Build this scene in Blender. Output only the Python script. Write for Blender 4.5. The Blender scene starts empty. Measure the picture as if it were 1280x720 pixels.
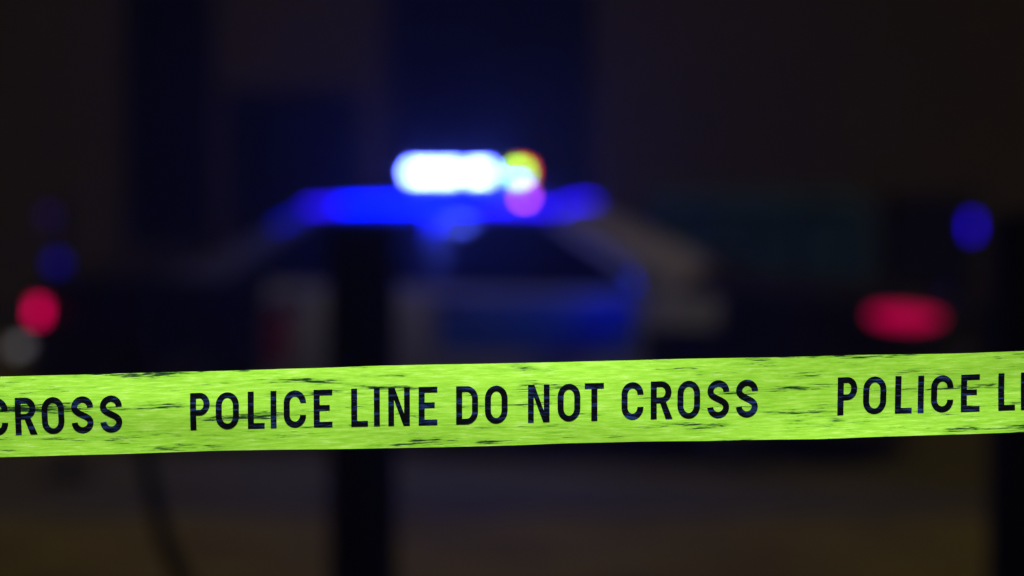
import bpy, bmesh, math, random
from mathutils import Vector, Matrix, noise
random.seed(7)
sc = bpy.context.scene
C = bpy.context.collection
R = math.radians

# ------------------------------------------------------------------ camera
CAM_H, PITCH, LENS = 1.62, 2.80, 85.0
cam_d = bpy.data.cameras.new('camera')
cam = bpy.data.objects.new('camera', cam_d); C.objects.link(cam)
cam.location = (0, 0, CAM_H)
cam.rotation_euler = (R(90 - PITCH), 0, 0)
cam_d.lens = LENS; cam_d.sensor_width = 36.0
cam_d.clip_start = 0.05; cam_d.clip_end = 500
cam_d.dof.use_dof = True
cam_d.dof.focus_distance = 2.2
cam_d.dof.aperture_fstop = 2.05
sc.camera = cam
K = 36.0 / (LENS * 1280.0)                       # slope per photo pixel
cp, sp = math.cos(R(PITCH)), math.sin(R(PITCH))
def at(px, py, Y):                               # a place in the photo at distance Y -> point in the world
    dx, dz = (px - 640) * K, (360 - py) * K
    d = Vector((dx, cp + dz * sp, -sp + dz * cp))
    return Vector((d.x * Y / d.y, Y, CAM_H + d.z * Y / d.y))

# ------------------------------------------------------------------ sky, moonlight, lamp
SUN_EL, SUN_AZ = R(42), R(120)                   # azimuth clockwise from +Y: behind the camera, to the right
w = bpy.data.worlds.new('World'); sc.world = w; w.use_nodes = True
nt = w.node_tree; nt.nodes.clear()
sky = nt.nodes.new('ShaderNodeTexSky'); sky.sky_type = 'NISHITA'; sky.sun_disc = False
sky.sun_elevation = SUN_EL; sky.sun_rotation = SUN_AZ
bg = nt.nodes.new('ShaderNodeBackground'); bg.inputs[1].default_value = 0.0006
out = nt.nodes.new('ShaderNodeOutputWorld')
nt.links.new(sky.outputs[0], bg.inputs[0]); nt.links.new(bg.outputs[0], out.inputs[0])
sun_d = bpy.data.lights.new('night_sun', 'SUN'); sun_d.energy = 0.32; sun_d.angle = R(6)
sun_d.color = (1.0, 0.87, 0.64)
sun = bpy.data.objects.new('night_sun', sun_d); C.objects.link(sun)
sd = Vector((math.sin(SUN_AZ) * math.cos(SUN_EL), math.cos(SUN_AZ) * math.cos(SUN_EL), math.sin(SUN_EL)))
sun.rotation_euler = sd.to_track_quat('Z', 'Y').to_euler()
# the lamp over the tape that lights it from above the camera
lp_d = bpy.data.lights.new('lamp_over_tape', 'SPOT'); lp_d.energy = 370; lp_d.color = (1.0, 0.97, 0.9)
lp_d.spot_size = R(54); lp_d.spot_blend = 0.9; lp_d.shadow_soft_size = 0.12
lp = bpy.data.objects.new('lamp_over_tape', lp_d); C.objects.link(lp)
lp.location = (-0.15, 0.95, 3.15)
lp.rotation_euler = (lp.location - Vector((0, 2.2, 1.40))).to_track_quat('Z', 'Y').to_euler()

vs = sc.view_settings
vs.view_transform = 'Standard'; vs.look = 'None'; vs.gamma = 1; vs.exposure = 0; vs.use_curve_mapping = False
sc.render.engine = 'CYCLES'
cy = sc.cycles
cy.use_denoising = True
cy.max_bounces = 6; cy.diffuse_bounces = 2; cy.glossy_bounces = 3; cy.transmission_bounces = 4
cy.transparent_max_bounces = 10; cy.volume_bounces = 0; cy.sample_clamp_indirect = 20.0
cy.caustics_reflective = False; cy.caustics_refractive = False

# ------------------------------------------------------------------ materials
def mat(name, col, rough=0.6, metal=0.0, spec=0.5, coat=0.0, var=0.0, scale=6.0, bump=0.0):
    m = bpy.data.materials.new(name); m.use_nodes = True
    n = m.node_tree.nodes; l = m.node_tree.links
    b = n['Principled BSDF']
    b.inputs['Base Color'].default_value = (*col, 1); b.inputs['Roughness'].default_value = rough
    b.inputs['Metallic'].default_value = metal; b.inputs['Specular IOR Level'].default_value = spec
    b.inputs['Coat Weight'].default_value = coat; b.inputs['Coat Roughness'].default_value = 0.06
    if var or bump:
        tc = n.new('ShaderNodeTexCoord'); nz = n.new('ShaderNodeTexNoise')
        nz.inputs['Scale'].default_value = scale; nz.inputs['Detail'].default_value = 8
        l.new(tc.outputs['Object'], nz.inputs['Vector'])
        if var:
            rp = n.new('ShaderNodeValToRGB')
            rp.color_ramp.elements[0].position = 0.3; rp.color_ramp.elements[1].position = 0.7
            rp.color_ramp.elements[0].color = (*[c * (1 - var) for c in col], 1)
            rp.color_ramp.elements[1].color = (*[min(1, c * (1 + var)) for c in col], 1)
            l.new(nz.outputs['Fac'], rp.inputs['Fac']); l.new(rp.outputs['Color'], b.inputs['Base Color'])
        if bump:
            bp = n.new('ShaderNodeBump'); bp.inputs['Strength'].default_value = bump
            bp.inputs['Distance'].default_value = 0.02
            l.new(nz.outputs['Fac'], bp.inputs['Height']); l.new(bp.outputs['Normal'], b.inputs['Normal'])
    return m
def emit(name, col, strength):
    m = bpy.data.materials.new(name); m.use_nodes = True
    n = m.node_tree.nodes; l = m.node_tree.links; n.clear()
    e = n.new('ShaderNodeEmission'); o = n.new('ShaderNodeOutputMaterial')
    e.inputs[0].default_value = (*col, 1); e.inputs[1].default_value = strength
    l.new(e.outputs[0], o.inputs[0])
    return m
def glass(name, tint, rough=0.03, mixf=0.55):
    m = bpy.data.materials.new(name); m.use_nodes = True
    n = m.node_tree.nodes; l = m.node_tree.links; n.clear()
    t = n.new('ShaderNodeBsdfTransparent'); t.inputs[0].default_value = (*tint, 1)
    p = n.new('ShaderNodeBsdfPrincipled'); p.inputs['Base Color'].default_value = (0.004, 0.005, 0.006, 1)
    p.inputs['Roughness'].default_value = rough
    mx = n.new('ShaderNodeMixShader'); mx.inputs[0].default_value = mixf
    o = n.new('ShaderNodeOutputMaterial')
    l.new(t.outputs[0], mx.inputs[1]); l.new(p.outputs[0], mx.inputs[2]); l.new(mx.outputs[0], o.inputs[0])
    return m

def tape_material():
    m = bpy.data.materials.new('tape_plastic'); m.use_nodes = True
    n = m.node_tree.nodes; l = m.node_tree.links; b = n['Principled BSDF']
    tc = n.new('ShaderNodeTexCoord')
    def nz(sx, sz, detail, rough=0.6, off=0.0, dist=0.0):
        mp = n.new('ShaderNodeMapping'); mp.inputs['Scale'].default_value = (sx, sz, 1)
        mp.inputs['Location'].default_value = (off, off * 1.7, 0); mp.inputs['Rotation'].default_value = (0, 0, 0)
        t = n.new('ShaderNodeTexNoise'); t.inputs['Scale'].default_value = 1.0
        t.inputs['Detail'].default_value = detail; t.inputs['Roughness'].default_value = rough
        t.inputs['Distortion'].default_value = dist
        l.new(tc.outputs['UV'], mp.inputs[0]); l.new(mp.outputs[0], t.inputs['Vector'])
        return t.outputs['Fac']
    def ramp(src, stops):
        r = n.new('ShaderNodeValToRGB'); e = r.color_ramp.elements
        e[0].position, e[0].color = stops[0][0], (*stops[0][1], 1)
        e[1].position, e[1].color = stops[1][0], (*stops[1][1], 1)
        for p_, c_ in stops[2:]:
            q = e.new(p_); q.color = (*c_, 1)
        l.new(src, r.inputs[0]); return r.outputs[0]
    def mth(op, a, b_=None, v=None, clamp=False):
        k = n.new('ShaderNodeMath'); k.operation = op; k.use_clamp = clamp
        l.new(a, k.inputs[0])
        if b_ is not None: l.new(b_, k.inputs[1])
        elif v is not None: k.inputs[1].default_value = v
        return k.outputs[0]
    fib = nz(44, 430, 5, 0.65, 3.1)
    basec = ramp(fib, [(0.32, (0.225, 0.55, 0.030)), (0.50, (0.30, 0.67, 0.048)), (0.60, (0.37, 0.74, 0.09)), (0.72, (0.52, 0.84, 0.25))])
    # scratches: fine stretched noise that bites only inside sparse stretched patches
    patch = nz(11, 100, 3, 0.55, 11.3)
    fine = nz(50, 850, 6, 0.72, 5.7, 0.3)
    s = mth('ADD', mth('MULTIPLY', patch, v=1.55), mth('MULTIPLY', fine, v=1.0))
    scr = ramp(s, [(0.0, (0, 0, 0)), (0.70, (0, 0, 0))])
    mr = n.new('ShaderNodeMapRange'); mr.inputs[1].default_value = 1.43; mr.inputs[2].default_value = 1.55
    l.new(s, mr.inputs[0])
    n.remove(scr.node)
    soft = n.new('ShaderNodeMapRange'); soft.inputs[1].default_value = 1.28; soft.inputs[2].default_value = 1.52
    soft.inputs[4].default_value = 0.45
    l.new(s, soft.inputs[0])
    m1 = n.new('ShaderNodeMixRGB'); l.new(soft.outputs[0], m1.inputs[0]); l.new(basec, m1.inputs[1])
    m1.inputs[2].default_value = (0.12, 0.40, 0.02, 1)
    m2 = n.new('ShaderNodeMixRGB'); l.new(mr.outputs[0], m2.inputs[0]); l.new(m1.outputs[0], m2.inputs[1])
    m2.inputs[2].default_value = (0.006, 0.03, 0.012, 1)
    l.new(m2.outputs[0], b.inputs['Base Color'])
    b.inputs['Roughness'].default_value = 0.62; b.inputs['Specular IOR Level'].default_value = 0.12
    bp = n.new('ShaderNodeBump'); bp.inputs['Strength'].default_value = 0.25; bp.inputs['Distance'].default_value = 0.0006
    l.new(fib, bp.inputs['Height']); l.new(bp.outputs['Normal'], b.inputs['Normal'])
    return m
def ink_material():
    m = bpy.data.materials.new('worn_ink'); m.use_nodes = True
    n = m.node_tree.nodes; l = m.node_tree.links; b = n['Principled BSDF']
    tc = n.new('ShaderNodeTexCoord'); mp = n.new('ShaderNodeMapping'); mp.inputs['Scale'].default_value = (34, 300, 1)
    t = n.new('ShaderNodeTexNoise'); t.inputs['Scale'].default_value = 1; t.inputs['Detail'].default_value = 6
    t.inputs['Roughness'].default_value = 0.7
    r = n.new('ShaderNodeValToRGB'); e = r.color_ramp.elements
    e[0].position, e[0].color = 0.52, (0.0015, 0.002, 0.003, 1)
    e[1].position, e[1].color = 0.68, (0.020, 0.055, 0.22, 1)
    l.new(tc.outputs['UV'], mp.inputs[0]); l.new(mp.outputs[0], t.inputs['Vector'])
    l.new(t.outputs['Fac'], r.inputs[0]); l.new(r.outputs[0], b.inputs['Base Color'])
    b.inputs['Roughness'].default_value = 0.8; b.inputs['Specular IOR Level'].default_value = 0.03
    return m

def brick_material():
    m = bpy.data.materials.new('far_brick'); m.use_nodes = True
    n = m.node_tree.nodes; l = m.node_tree.links; b = n['Principled BSDF']
    tc = n.new('ShaderNodeTexCoord'); mp = n.new('ShaderNodeMapping'); mp.inputs['Rotation'].default_value = (R(90), 0, 0)
    br = n.new('ShaderNodeTexBrick'); br.inputs['Scale'].default_value = 4.2
    br.inputs['Color1'].default_value = (0.19, 0.135, 0.055, 1); br.inputs['Color2'].default_value = (0.14, 0.10, 0.04, 1)
    br.inputs['Mortar'].default_value = (0.2, 0.17, 0.10, 1)
    nz = n.new('ShaderNodeTexNoise'); nz.inputs['Scale'].default_value = 0.35; nz.inputs['Detail'].default_value = 5
    mr = n.new('ShaderNodeMapRange'); mr.inputs[3].default_value = 0.7; mr.inputs[4].default_value = 1.25
    mx = n.new('ShaderNodeMixRGB'); mx.blend_type = 'MULTIPLY'; mx.inputs[0].default_value = 1
    l.new(tc.outputs['Object'], mp.inputs[0]); l.new(mp.outputs[0], br.inputs['Vector'])
    l.new(tc.outputs['Object'], nz.inputs['Vector']); l.new(nz.outputs['Fac'], mr.inputs[0])
    l.new(br.outputs['Color'], mx.inputs[1]); l.new(mr.outputs[0], mx.inputs[2]); l.new(mx.outputs[0], b.inputs['Base Color'])
    b.inputs['Roughness'].default_value = 0.9; b.inputs['Specular IOR Level'].default_value = 0.1
    return m

M = {
    'tape': tape_material(), 'ink': ink_material(), 'brick': brick_material(),
    'white': mat('white_paint', (0.60, 0.60, 0.60), 0.30, coat=0.6),
    'grey': mat('grey_paint', (0.16, 0.155, 0.15), 0.35, coat=0.4),
    'roof_lit_blue': mat('roof_painted_light', (0.012, 0.03, 0.62), 0.45),
    'black': mat('black_paint', (0.010, 0.010, 0.012), 0.28, coat=0.7),
    'trim': mat('black_trim', (0.012, 0.012, 0.013), 0.6),
    'rubber': mat('tyre_rubber', (0.015, 0.015, 0.015), 0.85, var=0.3, scale=30),
    'alloy': mat('wheel_alloy', (0.22, 0.22, 0.23), 0.4, metal=0.8),
    'interior': mat('dark_interior', (0.015, 0.015, 0.016), 0.9),
    'door_blue_light': mat('door_blue_light', (0.05, 0.17, 0.8), 0.4),
    'red_vinyl': mat('red_vinyl', (0.45, 0.02, 0.012), 0.4),
    'glass': glass('tinted_glass', (0.10, 0.11, 0.12), rough=0.12),
    'pale_screen': mat('pale_screen_reflection', (0.52, 0.47, 0.42), 0.35, var=0.3, scale=3),
    'clear': glass('lamp_glass', (0.75, 0.75, 0.75), mixf=0.25),
    'pane': glass('window_glass', (0.2, 0.22, 0.24), rough=0.015, mixf=0.7),
    'chrome': mat('chrome', (0.6, 0.6, 0.6), 0.12, metal=1),
    'plate': mat('plate', (0.5, 0.5, 0.48), 0.5),
    'asphalt': mat('asphalt', (0.045, 0.043, 0.043), 0.85, var=0.35, scale=9, bump=0.3, spec=0.2),
    'pave': mat('brown_pavement', (0.33, 0.245, 0.03), 0.9, var=0.3, scale=1.6, bump=0.25, spec=0.1),
    'verge': mat('grey_concrete', (0.19, 0.155, 0.035), 0.9, var=0.25, scale=2.0, bump=0.2, spec=0.1),
    'kerb': mat('kerb_stone', (0.16, 0.15, 0.14), 0.9, var=0.25, scale=4),
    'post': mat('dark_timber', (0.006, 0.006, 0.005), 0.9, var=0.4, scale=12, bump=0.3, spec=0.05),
    'steel': mat('dark_steel', (0.008, 0.008, 0.008), 0.7, spec=0.1),
    'teal': mat('teal_paint', (0.05, 0.17, 0.185), 0.6, var=0.35, scale=2.5, bump=0.1),
    'char': mat('charcoal_paint', (0.008, 0.008, 0.009), 0.7, var=0.3, scale=4),
    'dark_frame': mat('dark_frame', (0.02, 0.018, 0.016), 0.6),
    'room': mat('unlit_room', (0.006, 0.006, 0.007), 0.95),
    'stone': mat('lintel_stone', (0.13, 0.10, 0.075), 0.9, var=0.2),
    'lamp_blue': emit('blue_led', (0.060, 0.095, 1.0), 400),
    'pillar_glow': emit('pillar_glow_blue', (0.0, 0.004, 1.0), 6),
    'door_fill_blue': emit('door_fill_emission', (0.0, 0.05, 1.0), 85),
    'roof_fill_blue': emit('roof_fill_emission', (0.0, 0.004, 1.0), 160),
    'roof_glow': emit('roof_glow_blue', (0.0, 0.006, 1.0), 13), 'roof_glow_soft': emit('roof_glow_blue_soft', (0.02, 0.004, 1.0), 4.5),
    'roof_glow_faint': emit('roof_glow_blue_faint', (0.0, 0.004, 1.0), 1.1),
    'lamp_red': emit('red_led', (1.0, 0.012, 0.03), 22),
    'lamp_lime': emit('lime_led', (0.30, 1.0, 0.03), 40),
    'lamp_white': emit('white_led', (1.0, 1.0, 1.0), 4),
    'red_reflection': emit('red_reflection_glow', (1.0, 0.12, 0.5), 11),
    'tail_red': emit('tail_lamp_red', (1.0, 0.0, 0.12), 2.2),
    'reverse': emit('reverse_lamp', (1.0, 0.93, 1.0), 0.26),
    'corner_red': emit('corner_lamp_red', (1.0, 0.0, 0.12), 0.60),
    'beacon_blue': emit('beacon_blue', (0.02, 0.0, 1.0), 3.0),
    'mast_blue': emit('mast_blue', (0.02, 0.01, 1.0), 0.28),
    'mast_violet': emit('mast_violet', (0.25, 0.08, 1.0), 0.07),
}

# ------------------------------------------------------------------ helpers
def obj(name, bm, m, parent=None, smooth=None):
    me = bpy.data.meshes.new(name); bm.normal_update(); bm.to_mesh(me); bm.free()
    o = bpy.data.objects.new(name, me); C.objects.link(o)
    me.materials.append(M[m])
    if smooth is not None:
        for p in me.polygons: p.use_smooth = True
        me.set_sharp_from_angle(angle=R(smooth))
    if parent: o.parent = parent
    return o
def tag(o, label=None, cat=None, group=None, kind=None):
    if label: o['label'] = label
    if cat: o['category'] = cat
    if group: o['group'] = group
    if kind: o['kind'] = kind
    return o
def empty(name, loc, rz=0):
    o = bpy.data.objects.new(name, None); C.objects.link(o)
    o.location = loc; o.rotation_euler = (0, 0, rz); o.empty_display_size = 0.2
    return o
def box(bm, c, s, bev=0.0, rot=None):
    r = bmesh.ops.create_cube(bm, size=1.0)['verts']
    M4 = Matrix.Translation(c) @ (rot.to_4x4() if rot else Matrix()) @ Matrix.Diagonal((*s, 1))
    bmesh.ops.transform(bm, matrix=M4, verts=r)
    if bev:
        es = list({e for v in r for e in v.link_edges})
        bmesh.ops.bevel(bm, geom=es, offset=bev, segments=2, profile=0.6, affect='EDGES')
    return bm
def bx(c, s, bev=0.0, rot=None): return box(bmesh.new(), c, s, bev, rot)
def tube(bm, pts, rad, n=10, cap=True):
    rings = []
    pts = [Vector(p) for p in pts]
    for i, p in enumerate(pts):
        d = (pts[min(i + 1, len(pts) - 1)] - pts[max(i - 1, 0)]).normalized()
        q = d.to_track_quat('Z', 'Y'); r = rad[i] if isinstance(rad, (list, tuple)) else rad
        rings.append([bm.verts.new(p + q @ Vector((r * math.cos(a * 2 * math.pi / n), r * math.sin(a * 2 * math.pi / n), 0))) for a in range(n)])
    for a, b in zip(rings, rings[1:]):
        for k in range(n): bm.faces.new((a[k], a[(k + 1) % n], b[(k + 1) % n], b[k]))
    if cap: bm.faces.new(rings[0][::-1]); bm.faces.new(rings[-1])
    return bm
def lathe_y(bm, prof, c, n=40):                  # (radius, y) profile spun round the y axis, profile closed
    rings = []
    for r, y in prof:
        rings.append([bm.verts.new((c[0] + r * math.cos(k * 2 * math.pi / n), c[1] + y, c[2] + r * math.sin(k * 2 * math.pi / n))) for k in range(n)])
    for a, b in zip(rings, rings[1:] + rings[:1]):
        for k in range(n): bm.faces.new((a[k], b[k], b[(k + 1) % n], a[(k + 1) % n]))
    return bm
def grid(bm, P, close=False):                    # rows of points -> quads
    V = [[bm.verts.new(p) for p in row] for row in P]
    for a, b in zip(V, V[1:]):
        for k in range(len(a) - 1): bm.faces.new((a[k], a[k + 1], b[k + 1], b[k]))
    return V
def solid(bm, t):
    bmesh.ops.recalc_face_normals(bm, faces=bm.faces[:])
    bmesh.ops.solidify(bm, geom=bm.faces[:], thickness=t)
    return bm
def prism(bm, poly, off):                        # polygon of Vectors extruded by off
    a = [bm.verts.new(p) for p in poly]; b = [bm.verts.new(p + Vector(off)) for p in poly]
    bm.faces.new(a); bm.faces.new(b[::-1]); n = len(a)
    for k in range(n): bm.faces.new((a[k], b[k], b[(k + 1) % n], a[(k + 1) % n]))
    bmesh.ops.recalc_face_normals(bm, faces=bm.faces[:])
    return bm

# ------------------------------------------------------------------ setting
def sheet(name, x0, x1, y0, y1, z, m, nx=40, ny=20, amp=0.0):
    bm = bmesh.new()
    P = [[Vector((x0 + (x1 - x0) * i / nx, y0 + (y1 - y0) * j / ny, z)) for i in range(nx + 1)] for j in range(ny + 1)]
    for row in P:
        for p in row: p.z += amp * noise.noise(Vector((p.x * 0.5, p.y * 0.7, 1.3)))
    grid(bm, P)
    return tag(obj(name, bm, m), kind='structure')
g = sheet('ground', -150, 150, -40, 260, -0.13, 'asphalt', 30, 30)
sheet('pavement', -30, 30, -6, 11.35, 0.0, 'pave', 60, 30, 0.008)
sheet('parking_apron', -30, 30, 11.4, 24.0, -0.004, 'verge', 60, 24, 0.006)
kb = bmesh.new()
box(kb, (0, 11.375, 0.0), (60, 0.14, 0.05), 0.01)
tag(obj('kerb', kb, 'kerb'), kind='structure')

# building behind: brick wall with recessed dark windows
BY = 30.0
bld = empty('brick_building', (0, BY, -0.13))
tag(bld, 'brown brick building with tall dark windows behind the police car', 'building')
def wx(px): return at(px, 212, BY).x
def wz(py): return at(640, py, BY).z + 0.13
openings = [(wx(150), wx(268), 0.75, 5.6), (wx(278), wx(452), 0.75, wz(112)), (wx(478), wx(742), 0.75, 5.2),
            (wx(-330), wx(-150), 0.75, 5.2), (wx(1440), wx(1620), 0.75, 5.2)]
xs = sorted({-24.0, 24.0, *[o[0] for o in openings], *[o[1] for o in openings]})
zs = sorted({0.0, 9.5, *[o[2] for o in openings], *[o[3] for o in openings]})
bm = bmesh.new()
def inside(x, z): return any(a < x < b and c < z < d for a, b, c, d in openings)
vc = {}
def gv(x, y, z):
    k = (round(x, 4), round(y, 4), round(z, 4))
    if k not in vc: vc[k] = bm.verts.new((x, y, z))
    return vc[k]
for a, b in zip(xs, xs[1:]):
    for c, d in zip(zs, zs[1:]):
        if not inside((a + b) / 2, (c + d) / 2):
            bm.faces.new((gv(a, 0, c), gv(b, 0, c), gv(b, 0, d), gv(a, 0, d)))
for a, b, c, d in openings:
    e = 0.3
    for q in (((a, 0, c), (a, e, c), (a, e, d), (a, 0, d)), ((b, 0, c), (b, 0, d), (b, e, d), (b, e, c)),
              ((a, 0, d), (a, e, d), (b, e, d), (b, 0, d)), ((a, 0, c), (b, 0, c), (b, e, c), (a, e, c))):
        bm.faces.new([bm.verts.new(p) for p in q])
obj('wall', bm, 'brick', bld)
obj('parapet', bx((0, 0.1, 9.62), (48.4, 0.5, 0.24), 0.02), 'stone', bld)
for a, b, c, d in openings:
    f = bmesh.new(); t = 0.07
    for cx, cz, sx, sz in (((a + b) / 2, c + t / 2, b - a - 0.006, t), ((a + b) / 2, d - t / 2, b - a - 0.006, t)):
        box(f, (cx, 0.2, cz), (sx, 0.08, sz))
    for cx in (a + t / 2 + 0.003, b - t / 2 - 0.003): box(f, (cx, 0.2, (c + d) / 2), (t, 0.076, d - c - 2 * t - 0.004))
    nm = max(1, round((b - a) / 1.1))
    for k in range(1, nm): box(f, (a + (b - a) * k / nm, 0.2, (c + d) / 2), (0.05, 0.07, d - c - 2 * t - 0.004))
    wn = obj('window', f, 'dark_frame', bld)
    for k in range(nm):
        p0, p1 = a + (b - a) * k / nm + 0.035, a + (b - a) * (k + 1) / nm - 0.035
        obj('pane', bx(((p0 + p1) / 2, 0.205, (c + d) / 2), (p1 - p0, 0.012, d - c - 0.15)), 'pane', wn)
    obj('sill', bx(((a + b) / 2, -0.02, c - 0.055), (b - a + 0.2, 0.2, 0.10), 0.01), 'stone', wn)
    obj('unlit_room', bx(((a + b) / 2, 0.62, (c + d) / 2), (b - a - 0.01, 0.6, d - c - 0.01)), 'room', wn)

# ------------------------------------------------------------------ police car
PSI = R(15)
car = empty('police_car', (-0.20, 14.5, 0.0), -PSI)
tag(car, 'black and white police sedan with lit blue roof light bar', 'car')
def sm(a, b, x):
    t = max(0, min(1, (x - a) / (b - a))); return t * t * (3 - 2 * t)
def lerp_tab(tab, x):
    for (x0, v0), (x1, v1) in zip(tab, tab[1:]):
        if x <= x1:
            t = max(0, (x - x0) / (x1 - x0)); t = t * t * (3 - 2 * t) * 0.5 + t * 0.5
            return v0 + (v1 - v0) * t
    return tab[-1][1]
X0, X1 = -2.62, 2.80
WH = [(-1.47, 0.33), (1.72, 0.33)]; ARCH = 0.385
def half_w(x): return lerp_tab([(-2.62, 0.72), (-2.49, 0.85), (-1.9, 0.92), (0, 0.945), (1.9, 0.93), (2.5, 0.88), (2.70, 0.80), (2.8, 0.64)], x)
def z_deck(x): return lerp_tab([(-2.62, 0.93), (-2.55, 1.03), (-1.75, 1.08), (-1.5, 1.0), (0.95, 0.98), (1.42, 1.05), (2.1, 0.99), (2.6, 0.955), (2.8, 0.89)], x)
def z_sh(x): return lerp_tab([(-2.62, 0.86), (-2.47, 0.95), (-1.6, 0.985), (0, 0.955), (1.2, 0.945), (2.2, 0.89), (2.65, 0.89), (2.8, 0.85)], x)
def z_bot(x):
    z = lerp_tab([(-2.62, 0.36), (-2.37, 0.27), (-1.95, 0.22), (2.1, 0.20), (2.6, 0.22), (2.8, 0.28)], x)
    for xw, zw in WH:
        d = abs(x - xw)
        if d < ARCH: z = max(z, zw + math.sqrt(ARCH * ARCH - d * d))
    return z
def side_pt(x, v, off=0.0, sgn=-1):              # v 0 at the sill, 1 at the shoulder
    zb, zt, w_ = z_bot(x), z_sh(x), half_w(x)
    z = zb + (zt - zb) * v
    u = (z - 0.2) / (zt - 0.2)
    y = w_ - 0.075 * abs((u - 0.5) / 0.5) ** 2.4 - 0.006 * math.exp(-((u - 0.82) / 0.03) ** 2)
    return Vector((x, sgn * (y + off), z))
def side_z(x, z, off=0.0, sgn=-1):
    zb, zt = z_bot(x), z_sh(x)
    return side_pt(x, (z - zb) / (zt - zb), off, sgn)
stations = sorted({round(X0 + (X1 - X0) * i / 70, 3) for i in range(71)} |
                  {round(xw + ARCH * math.cos(a * math.pi / 16), 3) for xw, _ in WH for a in range(17)} |
                  {round(xw + s * (ARCH + 0.003), 3) for xw, _ in WH for s in (-1, 1)})
NS, ND = 10, 8
bm = bmesh.new(); P = []
for x in stations:
    row = [side_pt(x, k / NS, 0, -1) for k in range(NS + 1)]
    y0, zt, zc = row[-1].y, row[-1].z, z_deck(x)
    deck = [Vector((x, y0 * (1 - u), zt + (zc - zt) * math.sin(u * math.pi / 2) ** 0.8)) for u in [k / ND for k in range(1, ND + 1)]]
    far = [Vector((p.x, -p.y, p.z)) for p in reversed(row + deck[:-1])]
    P.append(row + deck + far)
V = grid(bm, P)
bm.faces.new(V[0]); bm.faces.new(V[-1][::-1])
bmesh.ops.recalc_face_normals(bm, faces=bm.faces[:])
obj('body', bm, 'black', car, 40)
# underbody and wheel housings
ub = bmesh.new(); box(ub, (0, 0, 0.42), (4.7, 1.16, 0.42), 0.03); box(ub, (0.02, 0, 0.33), (2.05, 1.66, 0.22), 0.02)
obj('underbody', ub, 'interior', car)

def side_patch(x0, x1, z0, z1, off, th, sgn, nx=18, nz=8, slope=0.0):
    b = bmesh.new(); P = []
    for j in range(nz + 1):
        row = []
        for i in range(nx + 1):
            t = j / nz
            x = x0 + (x1 - x0) * i / nx
            zt = z1 if z1 is not None else z_sh(x) - 0.004
            z = z0 + (zt - z0) * t
            row.append(side_z(x + slope * t, z, off, sgn))
        P.append(row)
    grid(b, P)
    return solid(b, th)
for sgn in (-1, 1):
    rd = obj('rear_door', side_patch(-1.02, -0.03, 0.27, None, 0.007, 0.012, sgn), 'white', car, 40)
    fd = obj('front_door', side_patch(-0.015, 1.20, 0.27, None, 0.007, 0.012, sgn), 'white', car, 40)
    fp = obj('fender_panel', side_patch(1.215, 1.62, 0.76, None, 0.006, 0.010, sgn, 8), 'white', car, 40)
    obj('painted_blue_light', side_patch(0.03, 1.17, 0.60, 0.90, 0.0105, 0.002, sgn), 'door_blue_light', fd)  # blue light on the door, painted as a flat band
    obj('red_stripe', side_patch(-1.0, -0.86, 0.50, 0.84, 0.0105, 0.002, sgn, 6, 5), 'red_vinyl', rd)
    for d, hx in ((rd, -0.86), (fd, 0.12)):
        hp = side_z(hx, 0.87, 0.03, sgn)
        obj('door_handle', box(bmesh.new(), hp, (0.19, 0.03, 0.032), 0.008), 'trim', d)
    obj('sill_strip', side_patch(-1.0, 1.06, 0.21, 0.255, 0.012, 0.014, sgn), 'trim', car)

# greenhouse
ZR = 1.415
RX0, RX1 = -0.93, 0.60                            # roof ends
CX0, CX1 = -1.75, 1.42                            # glass feet
def roof_z(x, y): return ZR + 0.035 * (1 - ((x - (RX0 + RX1) / 2) / 0.85) ** 2) - 0.055 * (abs(y) / 0.58) ** 2.5
def roof_w(x): return lerp_tab([(RX0 - 0.05, 0.545), (-0.2, 0.59), (RX1 + 0.05, 0.555)], x)
bm = bmesh.new(); P = []
for i in range(25):
    x = RX0 - 0.03 + (RX1 - RX0 + 0.06) * i / 24
    P.append([Vector((x - (0.05 * (1 - s * s) if x < -0.2 else -0.05 * (1 - s * s)) * (abs(i - 12) / 12) ** 3, s * roof_w(x), roof_z(x, s * roof_w(x)))) for s in [k / 10 - 1 for k in range(21)]])
grid(bm, P); solid(bm, 0.035)
roof = obj('roof', bm, 'roof_lit_blue', car, 40)  # blue lamp light on the roof is put into its base colour
def belt(x, sgn): return Vector((x, sgn * (half_w(x) - 0.105), z_sh(x) - 0.005))
def rail(x, sgn): return Vector((x, sgn * (roof_w(x) - 0.012), roof_z(x, roof_w(x)) - 0.02))
def strip(name, a0, a1, b0, b1, th, m, inn, parent=car):   # slab between edge a0-a1 (bottom) and b0-b1 (top)
    b = bmesh.new(); n = 6; P = []
    for j in range(n + 1):
        t = j / n; bulge = 0.022 * math.sin(math.pi * t)
        row = [a0.lerp(b0, t), a1.lerp(b1, t)]
        for p in row: p.y += bulge * inn
        P.append(row)
    grid(b, P)
    return obj(name, solid(b, th), m, parent, 40)
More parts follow.
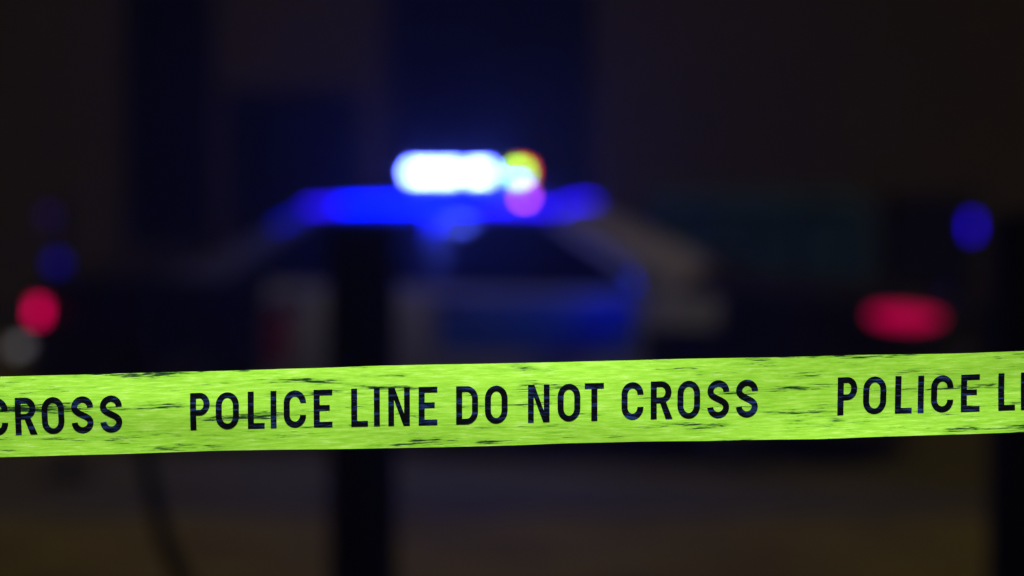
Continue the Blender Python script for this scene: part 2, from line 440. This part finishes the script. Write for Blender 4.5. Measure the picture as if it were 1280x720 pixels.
for sgn in (-1, 1):
    strip('front_pillar', belt(1.27, sgn), belt(1.41, sgn), rail(0.53, sgn), rail(0.61, sgn), 0.07, 'white', sgn)
    strip('centre_pillar', belt(-0.08, sgn), belt(0.04, sgn), rail(-0.10, sgn), rail(0.0, sgn), 0.03, 'trim', sgn)
    strip('rear_pillar', belt(-1.75, sgn), belt(-1.30, sgn), rail(-0.93, sgn), rail(-0.80, sgn), 0.03, 'grey', sgn)
    strip('side_window', belt(0.05, sgn), belt(1.26, sgn), rail(0.01, sgn), rail(0.52, sgn), 0.008, 'glass', sgn)
    strip('side_window', belt(-1.29, sgn), belt(-0.09, sgn), rail(-0.79, sgn), rail(-0.11, sgn), 0.008, 'glass', sgn)
    tb = bmesh.new()
    tube(tb, [rail(x, sgn) + Vector((0, sgn * 0.006, 0.006)) for x in [RX0 + (RX1 - RX0) * k / 12 for k in range(13)]], 0.018, 8)
    obj('roof_rail', tb, 'roof_lit_blue', car, 50)
    # mirror
    mb = bmesh.new()
    box(mb, (1.26, sgn * 1.055, 1.05), (0.16, 0.24, 0.17), 0.045)
    mi = obj('side_mirror', mb, 'white' if sgn < 0 else 'trim', car, 50)
    obj('mirror_stalk', tube(bmesh.new(), [(1.28, sgn * 0.83, 0.955), (1.27, sgn * 1.0, 1.02)], 0.022, 8), 'trim', mi)
    obj('mirror_glass', bx((1.177, sgn * 1.03, 1.06), (0.006, 0.11, 0.10), 0.002), 'chrome', mi)
    qb = bmesh.new()
    qb.faces.new([qb.verts.new((1.179, sgn * y_, z_)) for y_, z_ in ((1.088, 1.0), (1.126, 1.0), (1.126, 1.08), (1.088, 1.08))])
    obj('added_door_fill', qb, 'door_fill_blue', mi)  # unseen glowing quad added to throw blue light along the door
    # added glowing strip standing in for blue light on the door pillar
    pz = rail(-0.12, sgn)
    obj('added_pillar_strip', bx(pz + Vector((0.03, sgn * 0.045, -0.09)), (0.05, 0.02, 0.19), 0.006), 'pillar_glow' if sgn < 0 else 'trim', car)
def pane(name, xb, zb_, xr, nb=10, m='glass'):
    b = bmesh.new(); P = []
    for j in range(9):
        t = j / 8; row = []
        for k in range(nb + 1):
            s = k / nb * 2 - 1
            lo = Vector((xb + (0.10 if xb > 0 else -0.08) * (1 - s * s), s * (half_w(xb) - 0.13), z_sh(xb) + 0.01 + 0.05 * (1 - s * s)))
            hi = Vector((xr + (0.05 if xb > 0 else -0.05) * (1 - s * s), s * (roof_w(xr) - 0.04), roof_z(xr, s * (roof_w(xr) - 0.04)) - 0.022))
            p = lo.lerp(hi, t); p.z += 0.03 * math.sin(math.pi * t); row.append(p)
        P.append(row)
    grid(b, P)
    return obj(name, solid(b, 0.008), m, car, 40)
pane('windscreen', CX1 - 0.02, 1.0, RX1 + 0.01, m='pale_screen')  # pale base colour stands in for light reflected in the glass
pane('rear_window', CX0 + 0.03, 1.0, RX0 - 0.01)
# glowing strips added along the roof edge for the blue light on it
NSEG = 7
for sgn in (-1, 1):
    for k in range(NSEG):
        xa = RX0 + 0.01 + (RX1 - RX0 - 0.02) * k / NSEG; xb = RX0 + 0.01 + (RX1 - RX0 - 0.02) * (k + 1) / NSEG - 0.015
        b = bmesh.new()
        tube(b, [Vector((x, sgn * (roof_w(x) - 0.06), roof_z(x, roof_w(x) - 0.06) + 0.010)) for x in (xa, (xa + xb) / 2, xb)], 0.017, 10)
        obj('added_roof_glow', b, 'roof_glow_soft' if k in (0, 5, 6) else 'roof_glow', roof, 50)
for sgn in (-1, 1):
    for k in range(2):
        ta, tb_ = 0.02 + 0.10 * k, 0.11 + 0.10 * k
        lo_, hi_ = belt(-1.62, sgn), rail(-0.92, sgn)
        b = bmesh.new()
        tube(b, [hi_.lerp(lo_, t) + Vector((0, sgn * (0.012 + 0.022 * math.sin(math.pi * t)), 0.012)) for t in (ta, (ta + tb_) / 2, tb_)], 0.013, 10)
        obj('added_roof_glow', b, 'roof_glow_faint', roof, 50)
for k in range(4):
    ya = -0.46 + 0.23 * k
    b = bmesh.new()
    tube(b, [Vector((RX1 + 0.01 + 0.03 * (1 - (y / 0.5) ** 2), y, roof_z(RX1, y) + 0.012)) for y in (ya, ya + 0.11, ya + 0.215)], 0.014, 10)
    obj('added_roof_glow', b, 'roof_glow_soft', roof, 50)
# added red glow standing in for a lamp reflection in the roof
rb = obj('added_glow_base', bx((0.22, 0.03, 1.455), (0.10, 0.16, 0.03), 0.008), 'trim', car)
obj('added_red_glow', bx((0.277, 0.03, 1.458), (0.016, 0.15, 0.026), 0.004), 'red_reflection', rb)
# cabin
obj('dashboard', bx((1.1, 0, 0.98), (0.45, 1.42, 0.16), 0.05), 'interior', car, 50)
for y in (-0.37, 0.37):
    st = obj('front_seat', bx((0.0, y, 0.98), (0.20, 0.50, 0.46), 0.07, Matrix.Rotation(R(-14), 3, 'Y')), 'interior', car, 50)
    obj('headrest', bx((-0.09, y, 1.27), (0.10, 0.26, 0.17), 0.04), 'interior', st, 50)
obj('rear_seat', bx((-1.02, 0, 1.0), (0.22, 1.3, 0.42), 0.07, Matrix.Rotation(R(-18), 3, 'Y')), 'interior', car, 50)
sw = bmesh.new(); tube(sw, [(0.60 + 0.07 * math.sin(a), 0.37 + 0.18 * math.cos(a), 1.0 + 0.165 * math.sin(a)) for a in [k * math.pi / 12 for k in range(25)]], 0.014, 6, False)
obj('steering_wheel', sw, 'trim', car, 60)

# wheels
def wheel(xw, zw, sgn):
    e = bmesh.new()
    lathe_y(e, [(0.215, -0.09), (0.30, -0.112), (0.322, -0.095), (0.332, -0.05), (0.332, 0.05), (0.322, 0.095), (0.30, 0.112), (0.215, 0.09)], (xw, sgn * 0.815, zw), 44)
    bmesh.ops.recalc_face_normals(e, faces=e.faces[:])
    wl = obj('wheel', e, 'rubber', car, 40); tag(wl)
    r = bmesh.new()
    lathe_y(r, [(0.19, -0.085), (0.218, -0.095), (0.218, 0.095), (0.19, 0.085)], (xw, sgn * 0.815, zw), 40)
    for k in range(8):
        a = k * math.pi / 4
        box(r, (xw + 0.125 * math.cos(a), sgn * 0.875, zw + 0.125 * math.sin(a)), (0.15, 0.025, 0.055), 0.006, Matrix.Rotation(-a, 3, 'Y'))
    bmesh.ops.recalc_face_normals(r, faces=r.faces[:])
    obj('rim', r, 'alloy', wl, 40)
    h = bmesh.new(); lathe_y(h, [(0.001, -0.03), (0.06, -0.03), (0.07, 0.0), (0.06, 0.03), (0.001, 0.03)], (xw, sgn * 0.875, zw), 20)
    bmesh.ops.recalc_face_normals(h, faces=h.faces[:])
    obj('hub_cap', h, 'trim', wl, 40)
for xw, zw in WH:
    for sgn in (-1, 1): wheel(xw, zw, sgn)

# front end
def front_patch(x_from, y0, y1, z0, z1, off, n=10):
    b = bmesh.new(); P = []
    for j in range(5):
        z = z0 + (z1 - z0) * j / 4
        P.append([Vector((x_from(y) + off - 0.05 * max(0, (z - 0.55)), y, z)) for y in [y0 + (y1 - y0) * k / n for k in range(n + 1)]])
    grid(b, P)
    return solid(b, 0.02)
fx = lambda y: 2.80 - 0.10 * (abs(y) / 0.64) ** 4
obj('grille', front_patch(fx, -0.42, 0.42, 0.52, 0.70, 0.03), 'trim', car)
for k in range(4): obj('grille_bar', bx((2.845, 0, 0.54 + 0.043 * k), (0.012, 0.80, 0.010)), 'chrome', car)
bp = bmesh.new()
tube(bp, [(2.58, -0.885, 0.42), (2.74, -0.80, 0.42), (2.84, -0.58, 0.42), (2.87, 0, 0.42), (2.84, 0.58, 0.42), (2.74, 0.80, 0.42), (2.58, 0.885, 0.42)], 0.075, 12)
obj('front_bumper', bp, 'black', car, 50)
bp = bmesh.new()
tube(bp, [(-2.37, -0.89, 0.50), (-2.57, -0.80, 0.50), (-2.655, -0.5, 0.50), (-2.67, 0, 0.50), (-2.655, 0.5, 0.50), (-2.57, 0.80, 0.50), (-2.37, 0.89, 0.50)], 0.085, 12)
obj('rear_bumper', bp, 'black', car, 50)
pb = bmesh.new()
for y in (-0.28, 0.28): box(pb, (2.98, y, 0.58), (0.05, 0.05, 0.50), 0.012)
for z in (0.42, 0.62, 0.80): tube(pb, [(2.98, -0.42, z), (2.99, 0, z), (2.98, 0.42, z)], 0.022, 8)
for y in (-0.28, 0.28): box(pb, (2.90, y, 0.44), (0.13, 0.04, 0.06))
obj('push_bar', pb, 'trim', car)
for sgn in (-1, 1):
    hb = side_patch(2.32, 2.72, 0.62, 0.73, 0.012, 0.012, sgn, 10, 4)
    hl = obj('headlight', hb, 'clear', car, 40)
    # lit red lamp wrapping round the front corner
    cb = bmesh.new(); P = []
    for j in range(4):
        row = []
        for i in range(9):
            x = 2.44 + 0.355 * i / 8
            hh = 0.045 * math.sqrt(max(0.03, 1 - ((i - 4) / 4.3) ** 2)); z = 0.825 - hh + 2 * hh * j / 3 - 0.015 * (i - 4) / 4
            row.append(side_z(x, min(z, z_sh(x) - 0.002), 0.03, sgn))
        P.append(row)
    grid(cb, P)
    obj('corner_lamp', solid(cb, 0.012), 'corner_red' if sgn < 0 else 'clear', hl, 40)
    tl = obj('tail_lamp', side_patch(-2.55, -2.45, 0.73, 0.83, 0.012, 0.012, sgn, 8, 5), 'tail_red', car, 40)
    obj('tail_lens', side_patch(-2.43, -2.25, 0.73, 0.83, 0.010, 0.010, sgn, 8, 4), 'red_vinyl', tl, 40)
    obj('reverse_lamp', bx((-2.60, sgn * 0.845, 0.565), (0.09, 0.03, 0.07), 0.01), 'reverse', tl)
    obj('tail_panel', bx((-2.63, sgn * 0.50, 0.78), (0.02, 0.34, 0.12), 0.008), 'red_vinyl', tl)
obj('licence_plate', bx((-2.64, 0, 0.80), (0.012, 0.31, 0.155), 0.004), 'plate', car)
an = bmesh.new(); tube(an, [(-1.95, 0.2, 1.08), (-1.97, 0.2, 1.45)], [0.006, 0.003], 6)
obj('antenna', an, 'trim', car)

# roof light bar
BXc = -0.03; BZ = 1.53
lb = obj('light_bar', bx((BXc, 0, BZ + 0.012), (0.365, 1.30, 0.024), 0.01), 'trim', car)
obj('top_cover', bx((BXc, 0, BZ + 0.125), (0.37, 1.41, 0.014), 0.006), 'trim', lb)
for y in (-0.45, 0.45):
    obj('mounting_foot', bx((BXc, y, BZ - 0.045), (0.22, 0.06, 0.09), 0.006), 'trim', lb)
for dx in (-0.158, 0.158): obj('added_roof_fill', bx((BXc + dx, 0, BZ - 0.003), (0.04, 1.0, 0.004)), 'roof_fill_blue', lb)  # glowing plates added under the bar to light the roof blue
core = bmesh.new(); box(core, (BXc, 0, BZ + 0.071), (0.26, 1.22, 0.090)); obj('circuit_tray', core, 'trim', lb)
lens = bmesh.new()
def bar_lamp(c, s, m, n='lamp'): obj(n, bx(c, s, 0.006), m, lb)
zc = BZ + 0.072
for k in range(10):                               # rear face: blue all along
    y = -0.56 + k * 0.124
    bar_lamp((BXc - 0.15, y, zc), (0.03, 0.085, 0.055), 'lamp_blue')
for y in (-0.51, -0.385, -0.26): bar_lamp((BXc + 0.15, y, zc), (0.03, 0.085, 0.055), 'lamp_blue')
bar_lamp((BXc + 0.15, 0.535, zc + 0.036), (0.03, 0.075, 0.014), 'lamp_red')
for y in (0.43, 0.535): bar_lamp((BXc + 0.15, y, zc - 0.002), (0.03, 0.085, 0.05), 'lamp_lime')
bar_lamp((BXc + 0.15, 0.635, zc + 0.008), (0.03, 0.085, 0.055), 'lamp_red')
bar_lamp((BXc + 0.165, 0.36, BZ + 0.032), (0.03, 0.12, 0.016), 'lamp_white', 'takedown_lamp')
for dx in (-0.165, -0.085, -0.005, 0.06): bar_lamp((BXc + dx, -0.655, zc), (0.06, 0.04, 0.055), 'lamp_blue')
for dx in (-0.06, 0.06): bar_lamp((BXc + dx, 0.655, zc), (0.075, 0.04, 0.055), 'lamp_red')
for sx, sy, cx, cy_ in ((0.006, 1.40, BXc + 0.188, 0), (0.006, 1.40, BXc - 0.188, 0), (0.36, 0.006, BXc, -0.703), (0.36, 0.006, BXc, 0.703)):
    obj('clear_lens', bx((cx, cy_, BZ + 0.071), (sx, sy, 0.09)), 'clear', lb)

# ------------------------------------------------------------------ things behind the car
def container(name, label, cat, px0, px1, ytop, Y, m, ribs, lid):
    a, b = at(px0, ytop, Y), at(px1, ytop, Y)
    wd, h = b.x - a.x, a.z
    e = empty(name, ((a.x + b.x) / 2, Y + 0.6, 0)); tag(e, label, cat)
    bm = bmesh.new()
    poly = [Vector((-wd / 2, -0.60, 0.14)), Vector((-wd / 2, -0.66, h - 0.12)), Vector((-wd / 2, 0.6, h - 0.02)), Vector((-wd / 2, 0.6, 0.14))]
    prism(bm, poly, (wd, 0, 0)); obj('bin_body', bm, m, e)
    for k in range(ribs):
        x = -wd / 2 + wd * (k + 0.5) / ribs
        obj('rib', bx((x, -0.66, h * 0.5), (0.07, 0.06, h - 0.35), 0.01), m, e)
    for s in (-1, 1):
        l = obj('lid', bx((s * wd / 4, -0.03, h - 0.025), (wd / 2 - 0.02, 1.32, 0.05), 0.015, Matrix.Rotation(R(4.3), 3, 'X')), lid, e)
        obj('lid_handle', bx((s * wd / 4, -0.71, h - 0.06), (0.3, 0.04, 0.03), 0.008), 'trim', l)
    for sx in (-1, 1):
        for sy in (-1, 1): obj('caster', lathe_y(bmesh.new(), [(0.01, -0.03), (0.07, -0.03), (0.07, 0.03), (0.01, 0.03)], (sx * (wd / 2 - 0.2), sy * 0.45, 0.068), 16), 'rubber', e)
    return e
container('dumpster', 'teal steel dumpster with ribbed front standing behind the police car', 'dumpster', 812, 1092, 250, 22.0, 'teal', 5, 'teal')

cab_c = at(1170, 250, 22.0); cab_r = at(1225, 250, 22.0).x
cw = 2 * (cab_r - cab_c.x)
cab = empty('utility_cabinet', (cab_c.x, 22.4, 0)); tag(cab, 'dark utility cabinet with glowing blue lamp beside the teal dumpster', 'cabinet')
obj('casing', bx((0, 0, cab_c.z / 2), (cw, 0.7, cab_c.z), 0.02), 'char', cab)
for s in (-1, 1):
    d = obj('door', bx((s * cw / 4, -0.356, cab_c.z / 2), (cw / 2 - 0.03, 0.02, cab_c.z - 0.16), 0.006), 'char', cab)
    obj('handle', bx((s * 0.05, -0.38, cab_c.z * 0.5), (0.02, 0.03, 0.14), 0.006), 'steel', d)
obj('cap', bx((0, 0, cab_c.z + 0.02), (cw + 0.06, 0.78, 0.04), 0.01), 'char', cab)
lz = at(1215, 283, 22.0)
lm = obj('lamp', bx((lz.x - cab_c.x, -0.40, lz.z), (0.05, 0.05, 0.16), 0.02), 'beacon_blue', cab)
obj('lamp_bracket', bx((lz.x - cab_c.x, -0.37, lz.z - 0.11), (0.07, 0.06, 0.03), 0.004), 'steel', lm)

# slim mast with two dim lamps near the rear of the car
MY = 12.6
a, b = at(72, 328, MY), at(62, 270, MY)
ms = empty('lamp_mast', (a.x + 0.02, MY, 0)); tag(ms, 'slim dark mast with two dim blue lamps beside the rear of the car', 'lamp mast')
obj('pole', tube(bmesh.new(), [(0.02, 0.02, 0.0), (0.02, 0.02, a.z), (0.0, 0.02, b.z + 0.08)], [0.022, 0.02, 0.016], 10), 'steel', ms)
obj('base', tube(bmesh.new(), [(0.02, 0.02, 0), (0.02, 0.02, 0.035)], [0.15, 0.13], 20), 'steel', ms)
for p, m in ((a, 'mast_blue'), (b, 'mast_violet')):
    hx = p.x - ms.location.x
    hd = obj('lamp_head', bx((hx, 0.0, p.z), (0.10, 0.045, 0.10), 0.012), 'steel', ms)
    obj('lamp_lens', bx((hx, -0.027, p.z), (0.075, 0.012, 0.075), 0.005), m, hd)

# ------------------------------------------------------------------ dark posts between tape and car
def post(px0, px1, ytop, Y, label):
    a, b = at(px0, ytop, Y), at(px1, ytop, Y)
    wd = b.x - a.x
    e = empty('fence_post', ((a.x + b.x) / 2, Y, 0)); tag(e, label, 'post', 'dark posts behind the tape')
    sh = bmesh.new(); n = 8; P = []
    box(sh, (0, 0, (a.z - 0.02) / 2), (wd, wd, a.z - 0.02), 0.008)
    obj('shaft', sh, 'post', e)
    cpb = bmesh.new()
    hw = wd / 2 + 0.004
    vs_ = [cpb.verts.new((sx * hw, sy * hw, a.z - 0.019)) for sx, sy in ((-1, -1), (1, -1), (1, 1), (-1, 1))]
    vt_ = [cpb.verts.new((sx * hw, sy * hw, a.z)) for sx, sy in ((-1, -1), (1, -1), (1, 1), (-1, 1))]
    tp = cpb.verts.new((0, 0, a.z + 0.02))
    cpb.faces.new(vs_[::-1])
    for k in range(4):
        cpb.faces.new((vs_[k], vs_[(k + 1) % 4], vt_[(k + 1) % 4], vt_[k])); cpb.faces.new((vt_[k], vt_[(k + 1) % 4], tp))
    obj('cap', cpb, 'post', e)
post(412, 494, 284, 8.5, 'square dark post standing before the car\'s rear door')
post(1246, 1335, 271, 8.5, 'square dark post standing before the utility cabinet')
sk = bmesh.new()
pts = [at(150, 420, 7.6), at(163, 480, 7.6), at(176, 540, 7.6), at(187, 600, 7.6), at(201, 660, 7.6), at(222, 712, 7.6), at(250, 765, 7.6)]
end = pts[-1].copy(); 
while end.z > -0.02: end = end + Vector((0.045, 0, -0.10)); pts.append(end.copy())
tube(sk, pts, [0.014 + 0.0028 * min(k, 5) for k in range(len(pts))], 10)
tag(obj('bent_stake', sk, 'post', None, 60), 'thin dark bent stake rising from the brown pavement', 'stake')

# ------------------------------------------------------------------ the tape
TY = 2.2
tl_, tr_ = at(0, 470, TY), at(1280, 439, TY); bl_, br_ = at(0, 572, TY), at(1280, 541, TY)
def tape_pt(x, v, off=0.0):                        # v 0 bottom edge .. 1 top edge
    t = (x - bl_.x) / (br_.x - bl_.x)
    z0, z1 = bl_.z + (br_.z - bl_.z) * t, tl_.z + (tr_.z - tl_.z) * t
    z0 += 0.0017 * noise.noise(Vector((x * 5.0, 0.3, 0))) + 0.0005 * noise.noise(Vector((x * 17, 4.3, 0)))
    z1 += 0.0015 * noise.noise(Vector((x * 5.0, 7.7, 0))) + 0.0005 * noise.noise(Vector((x * 17, 9.3, 0)))
    y = 0.007 * noise.noise(Vector((x * 3.0, v * 1.1, 2.2))) + 0.0020 * noise.noise(Vector((x * 9.0, v * 2.5, 5.2)))
    return Vector((x, TY + y - off, z0 + (z1 - z0) * v))
bm = bmesh.new(); P = []
NX, NV, XE = 620, 10, 2.1
for j in range(NV + 1): P.append([tape_pt(-XE + 2 * XE * i / NX, j / NV) for i in range(NX + 1)])
grid(bm, P); bmesh.ops.recalc_face_normals(bm, faces=bm.faces[:]); bmesh.ops.solidify(bm, geom=bm.faces[:], thickness=0.00015)
tape = obj('police_tape', bm, 'tape', None, 60)
tag(tape, 'scuffed yellow-green police line tape with black lettering stretched across', 'tape')

def tape_uv(o):                                     # u along the tape, v across it
    me = o.data
    while me.uv_layers: me.uv_layers.remove(me.uv_layers[0])
    uv = me.uv_layers.new(name='along_tape'); k = (br_.z - bl_.z) / (br_.x - bl_.x)
    for lp_ in me.loops:
        c = me.vertices[lp_.vertex_index].co
        uv.data[lp_.index].uv = (c.x, c.z - k * c.x)
tape_uv(tape)
def arc(cx, cy_, rx, ry, a0, a1, n=14): return [(cx + rx * math.cos(R(a0 + (a1 - a0) * k / n)), cy_ + ry * math.sin(R(a0 + (a1 - a0) * k / n))) for k in range(n + 1)]
def stroke(path, s):
    L, Rr = [], []
    for i, p in enumerate(path):
        p0, p1 = Vector(path[max(i - 1, 0)]), Vector(path[min(i + 1, len(path) - 1)])
        d = (p1 - p0).normalized(); nn = Vector((-d.y, d.x))
        L.append(tuple(Vector(p) + nn * s / 2)); Rr.append(tuple(Vector(p) - nn * s / 2))
    return L + Rr[::-1]
def bez(p0, p1, p2, p3, n=14):
    o = []
    for k in range(n + 1):
        t = k / n; u = 1 - t
        o.append(tuple(u ** 3 * Vector(p0) + 3 * u * u * t * Vector(p1) + 3 * u * t * t * Vector(p2) + t ** 3 * Vector(p3)))
    return o
S = 7.6; H = 47.0
def glyph(ch, w):                                   # list of closed loops (outer first, then holes), pixel units
    s, h = S, H
    if ch == 'I': return [[(0, 0), (w, 0), (w, h), (0, h)]]
    if ch == 'L': return [[(0, 0), (w, 0), (w, s * 0.9), (s, s * 0.9), (s, h), (0, h)]]
    if ch == 'E':
        t = s * 0.9; m0 = h * 0.52 - t / 2
        return [[(0, 0), (w, 0), (w, t), (s, t), (s, m0), (w * 0.86, m0), (w * 0.86, m0 + t), (s, m0 + t), (s, h - t), (w, h - t), (w, h), (0, h)]]
    if ch == 'T':
        t = s * 0.9; c = w / 2
        return [[(c - s / 2, 0), (c + s / 2, 0), (c + s / 2, h - t), (w, h - t), (w, h), (0, h), (0, h - t), (c - s / 2, h - t)]]
    if ch == 'N': return [[(0, 0), (s * 0.95, 0), (s * 0.95, 0.69 * h), (w - s * 1.05, 0), (w, 0), (w, h), (w - s * 0.95, h), (w - s * 0.95, 0.31 * h), (s * 1.05, h), (0, h)]]
    if ch == 'O':
        r = w / 2; ry = r * 1.12; ri, rj = r - s, ry - s * 0.92
        f = lambda a, b: arc(r, h - ry, a, b, 0, 180) + arc(r, ry, a, b, 180, 360)
        return [f(r, ry), f(ri, rj)]
    if ch == 'D':
        r = w * 0.52; ry = r * 1.1; t = s * 0.9
        o = [(0, 0)] + arc(w - r, ry, r, ry, -90, 0) + arc(w - r, h - ry, r, ry, 0, 90) + [(0, h)]
        i = [(s, t)] + arc(w - r, ry, r - s, ry - t, -90, 0) + arc(w - r, h - ry, r - s, ry - t, 0, 90) + [(s, h - t)]
        return [o, i]
    if ch in 'PR':
        t = s * 0.9; b0 = h * (0.40 if ch == 'P' else 0.42); r = (h - b0) / 2; rx = min(r, w * 0.5)
        bowl = arc(w - rx, b0 + r, rx, r, -90, 90, 20)
        hole = [(s, b0 + t)] + arc(w - rx, b0 + r, rx - s, r - t, -90, 90, 16) + [(s, h - t)]
        if ch == 'P': return [[(0, 0), (s, 0), (s, b0)] + bowl + [(0, h)], hole]
        bowl = [p for p in arc(w - rx, b0 + r, rx, r, -62, 90, 20)]
        return [[(0, 0), (s, 0), (s, b0), (w * 0.46, b0), (w - s * 0.95, 0), (w + 1.5, 0)] + bowl + [(0, h)], hole]
    if ch == 'C':
        r = w / 2 - s / 2; ry = r * 1.15; c = w / 2
        p = [(w - s / 2, h * 0.665)] + arc(c, h - s / 2 - ry, r, ry, 0, 180) + arc(c, s / 2 + ry, r, ry, 180, 360) + [(w - s / 2, h * 0.335)]
        return [stroke(p, s)]
    if ch == 'S':
        r = w / 2 - s / 2; ry = r * 1.0; c = w / 2; a, b = h - s / 2 - ry, s / 2 + ry
        p = arc(c, a, r, ry, -2, 180)[:-1] + bez((s / 2, a), (s / 2, h * 0.50), (w - s / 2, h * 0.50), (w - s / 2, b)) + arc(c, b, r, ry, 0, -178)[1:]
        return [stroke(p, s)]
TEXT = [('P', 237, 24.5), ('O', 269, 29), ('L', 309, 21), ('I', 337.5, 7.4), ('C', 354, 28), ('E', 391.5, 23.5),
        ('L', 438.5, 21), ('I', 467, 7.4), ('N', 485, 27), ('E', 523, 23.5), ('D', 570, 27.5), ('O', 606, 28.5),
        ('N', 660, 27), ('O', 697, 28.5), ('T', 731, 24), ('C', 777, 27.5), ('R', 813.5, 26), ('O', 847, 28.5), ('S', 884.5, 27.5), ('S', 920.5, 27.5)]
def letter(ch, px, w):
    cu = bpy.data.curves.new('l', 'CURVE'); cu.dimensions = '2D'; cu.fill_mode = 'BOTH'
    for lp_ in glyph(ch, w):
        spn = cu.splines.new('POLY'); spn.points.add(len(lp_) - 1); spn.use_cyclic_u = True
        for q, (x, y) in zip(spn.points, lp_): q.co = (x, y, 0, 1)
    tmp = bpy.data.objects.new('l', cu); C.objects.link(tmp)
    me = tmp.to_mesh(); b = bmesh.new(); b.from_mesh(me); tmp.to_mesh_clear()
    bpy.data.objects.remove(tmp); bpy.data.curves.remove(cu)
    for k in range(1, int(w // 6) + 1):
        bmesh.ops.bisect_plane(b, geom=b.verts[:] + b.edges[:] + b.faces[:], plane_co=(k * 6.1, 0, 0), plane_no=(1, 0, 0))
    for k in range(1, 6):
        bmesh.ops.bisect_plane(b, geom=b.verts[:] + b.edges[:] + b.faces[:], plane_co=(0, k * 8.1, 0), plane_no=(0, 1, 0))
    for v in b.verts:
        x = at(px + v.co.x, 360, TY).x
        vv = 0.5 + (v.co.y - H / 2 + 0.5) / 102.0
        v.co = tape_pt(x - (vv - 0.5) * 0.0, vv, 0.0006)
    bmesh.ops.recalc_face_normals(b, faces=b.faces[:])
    tape_uv(obj('letter', b, 'ink', tape))
STARTS = [-573 - 812, -573 + 0, 237, 1048, 1048 + 812]
for si, s0 in enumerate(STARTS):
    for ch, px, w_ in TEXT:
        x = px - 237 + s0
        if si in (0, 1): x = (px - 948) + (152 if si == 1 else 152 - 812)
        letter(ch, x, w_)

# ------------------------------------------------------------------ damp night air that glows round the lamps
hz = bmesh.new(); box(hz, (0, 40, 4.9), (420, 470, 12.2))
hm = bpy.data.materials.new('night_haze'); hm.use_nodes = True
n = hm.node_tree.nodes; l = hm.node_tree.links; n.clear()
pv = n.new('ShaderNodeVolumePrincipled'); pv.inputs['Density'].default_value = 0.0075; pv.inputs['Color'].default_value = (0.9, 0.92, 0.95, 1)
pv.inputs['Anisotropy'].default_value = 0.8
o_ = n.new('ShaderNodeOutputMaterial'); l.new(pv.outputs[0], o_.inputs['Volume'])
M['haze'] = hm
tag(obj('haze', hz, 'haze'), kind='stuff')
